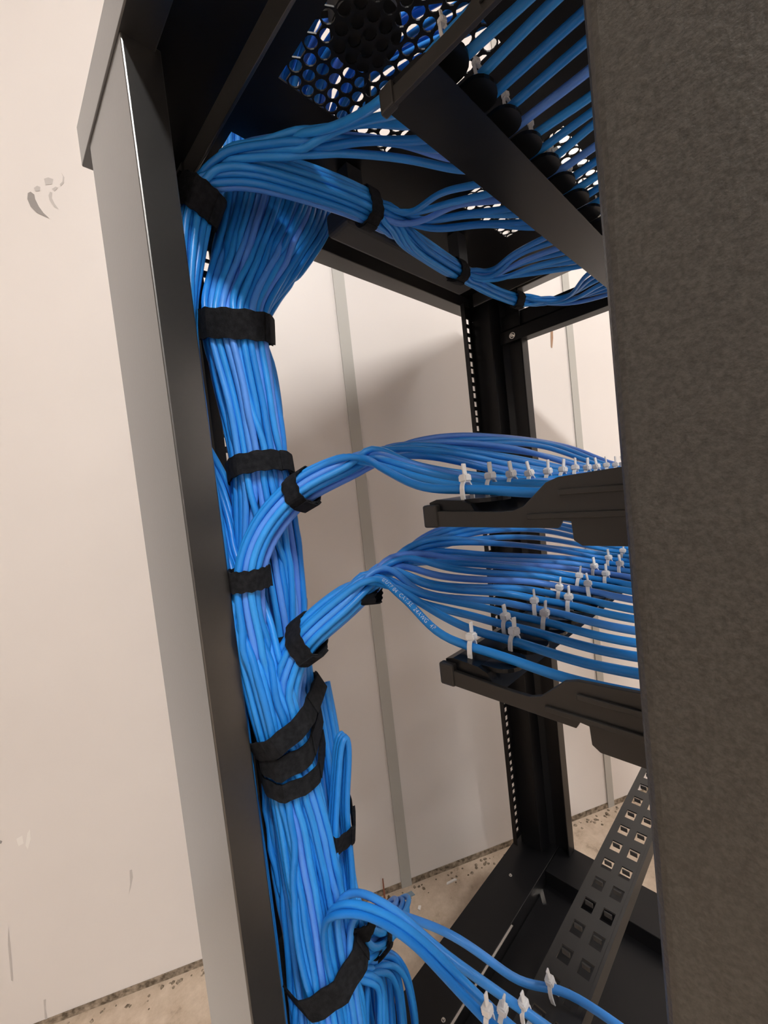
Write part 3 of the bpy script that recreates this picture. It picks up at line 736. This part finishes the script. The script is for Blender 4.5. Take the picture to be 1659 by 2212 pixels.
# ================================================================== ZIP TIES
def make_tie():
    me = {}
    bm = bmesh.new()                                  # loop in the XZ plane, rounded rectangle band 2.6 mm wide in Y
    pts = []
    for k in range(20):
        a = 2*pi*k/20; pts.append((.0036*np.sign(cos(a))*abs(cos(a))**.7, -.0032+.0072*np.sign(sin(a))*abs(sin(a))**.7))
    V = []
    for (x, z) in pts:
        l = math.hypot(x, z+.0032); 
        for (w_, e) in ((-.0014, 0), (.0014, 0), (.0014, .0011), (-.0014, .0011)):
            V.append(bm.verts.new((x*(1+e/l), w_, -.0032+(z+.0032)*(1+e/l))))
    for i in range(20):
        j = (i+1) % 20
        for k in range(4): bm.faces.new([V[i*4+k], V[i*4+(k+1) % 4], V[j*4+(k+1) % 4], V[j*4+k]])
    bmesh.ops.recalc_face_normals(bm, faces=bm.faces[:])
    me['strap_loop'] = bm
    bm = bmesh.new(); bm_box(bm, (-.0030, -.0028, .0042), (.0030, .0028, .0088)); bmesh.ops.bevel(bm, geom=bm.edges[:], offset=.0008, segments=2, affect='EDGES'); bmesh.ops.recalc_face_normals(bm, faces=bm.faces[:]); me['head'] = bm
    bm = bmesh.new(); bm_box(bm, (-.0016, -.0010, .0088), (.0016, .0002, .0150)); bmesh.ops.bevel(bm, geom=bm.edges[:], offset=.0003, segments=1, affect='EDGES'); bmesh.ops.recalc_face_normals(bm, faces=bm.faces[:]); me['tail'] = bm
    out = {}
    for nm, bm in me.items():
        m_ = bpy.data.meshes.new(nm); bm.to_mesh(m_); bm.free(); m_.materials.append(M['nylon']); out[nm] = m_
    return out
TIE = make_tie()
def tie(p, label, group, rz=0.0, tilt=0.0, sc=1.0):
    t = thing('zip_tie', label, 'zip tie', tuple(p), group); t.rotation_euler = (tilt, random.uniform(-.15, .15), rz); t.scale = (sc, sc, sc)
    for nm, me in TIE.items():
        o = bpy.data.objects.new(nm, me); C.objects.link(o); o.parent = t
def cable_at_y(s, y):
    d = s['pts'][:, 1]-y; i = np.nonzero(d[:-1]*d[1:] <= 0)[0]
    if not len(i): return None
    i = i[-1]; f_ = d[i]/(d[i]-d[i+1]+1e-12); return s['pts'][i]*(1-f_)+s['pts'][i+1]*f_
ORD = 'first second third fourth fifth sixth seventh eighth ninth tenth eleventh twelfth thirteenth fourteenth fifteenth sixteenth seventeenth eighteenth nineteenth twentieth twenty-first twenty-second twenty-third twenty-fourth twenty-fifth twenty-sixth twenty-seventh twenty-eighth'.split()
for grp, tray, y in (('upper', 'upper middle', .135), ('lower', 'lower middle', .140), ('bottom', 'bottom', .139), ('top', 'topmost', .121)):
    row = sorted([s for s in STR if s['grp'] == grp and cable_at_y(s, y) is not None], key=lambda s: cable_at_y(s, y)[0])
    nt_ = 0
    for k, s in enumerate(row):
        s['obj']['label'] = {'upper': 'blue cable arching from the trunk, %s from the near arm on the upper middle tray', 'lower': 'blue cable arching from the trunk, %s from the near arm on the lower middle tray',
            'bottom': 'bright blue cable arching low, %s from the near arm on the bottom tray', 'top': 'blue cable sweeping under the rack top, %s from the near arm on the topmost tray'}[grp] % ORD[k]
        if grp == 'top' and k % 2: continue
        yy = y + ((-.012 if k % 2 else .004) if grp == 'lower' else 0)
        p = cable_at_y(s, yy)
        if p is None: continue
        if grp == 'top': p = p+np.array([0, 0, .004])
        tie(p, 'white zip tie %s from the near arm on the %s tray' % (ORD[nt_], tray), 'zip ties on the %s tray' % tray, random.uniform(-.3, .3), random.uniform(-.15, .15), .7 if grp == 'top' else 1.0)
        nt_ += 1

# ================================================================== PRINT on the jacket of the nearest lower cable
sl = [s for s in STR if s['grp'] == 'lower']
s0 = min(sl, key=lambda s: cable_at_y(s, .14)[0])
cu = bpy.data.curves.new('print', 'FONT'); cu.body = 'U/UTP 04  CAT.5E  24AWG  4P'; cu.size = .0042; cu.space_character = 1.15
to = bpy.data.objects.new('print', cu); C.objects.link(to)
dg = bpy.context.evaluated_depsgraph_get(); tm = bpy.data.meshes.new_from_object(to.evaluated_get(dg))
bpy.data.objects.remove(to)
pts = s0['pts']; L = np.r_[0, np.cumsum(np.linalg.norm(np.diff(pts, axis=0), axis=1))]
iy = int(np.nonzero(pts[:, 1] > .224)[0][-1]); l0 = L[iy]
V = []
tv = [np.array(v.co) for v in tm.vertices]
for v in tv:
    l = l0+v[0]; p = np.array([np.interp(l, L, pts[:, k]) for k in range(3)]); q = np.array([np.interp(l+.002, L, pts[:, k]) for k in range(3)])
    t = q-p; t /= np.linalg.norm(t); n_ = np.array([-.62, -.55, .56]); n_ = n_-t*(n_ @ t); n_ /= np.linalg.norm(n_); b_ = np.cross(n_, t)
    an = (v[1]-.0015)/RC; V.append(p+(n_*cos(an)+b_*sin(an))*(RC+.00012))
tag(s0['obj'], 'blue cable with pale printed lettering, end cable on the lower middle tray', 'cable', CABLE['lower'][2])
add('printed_lettering', V, [list(f.vertices) for f in tm.polygons], 'print_white', s0['obj'])['label'] = 'pale printed lettering on the jacket'
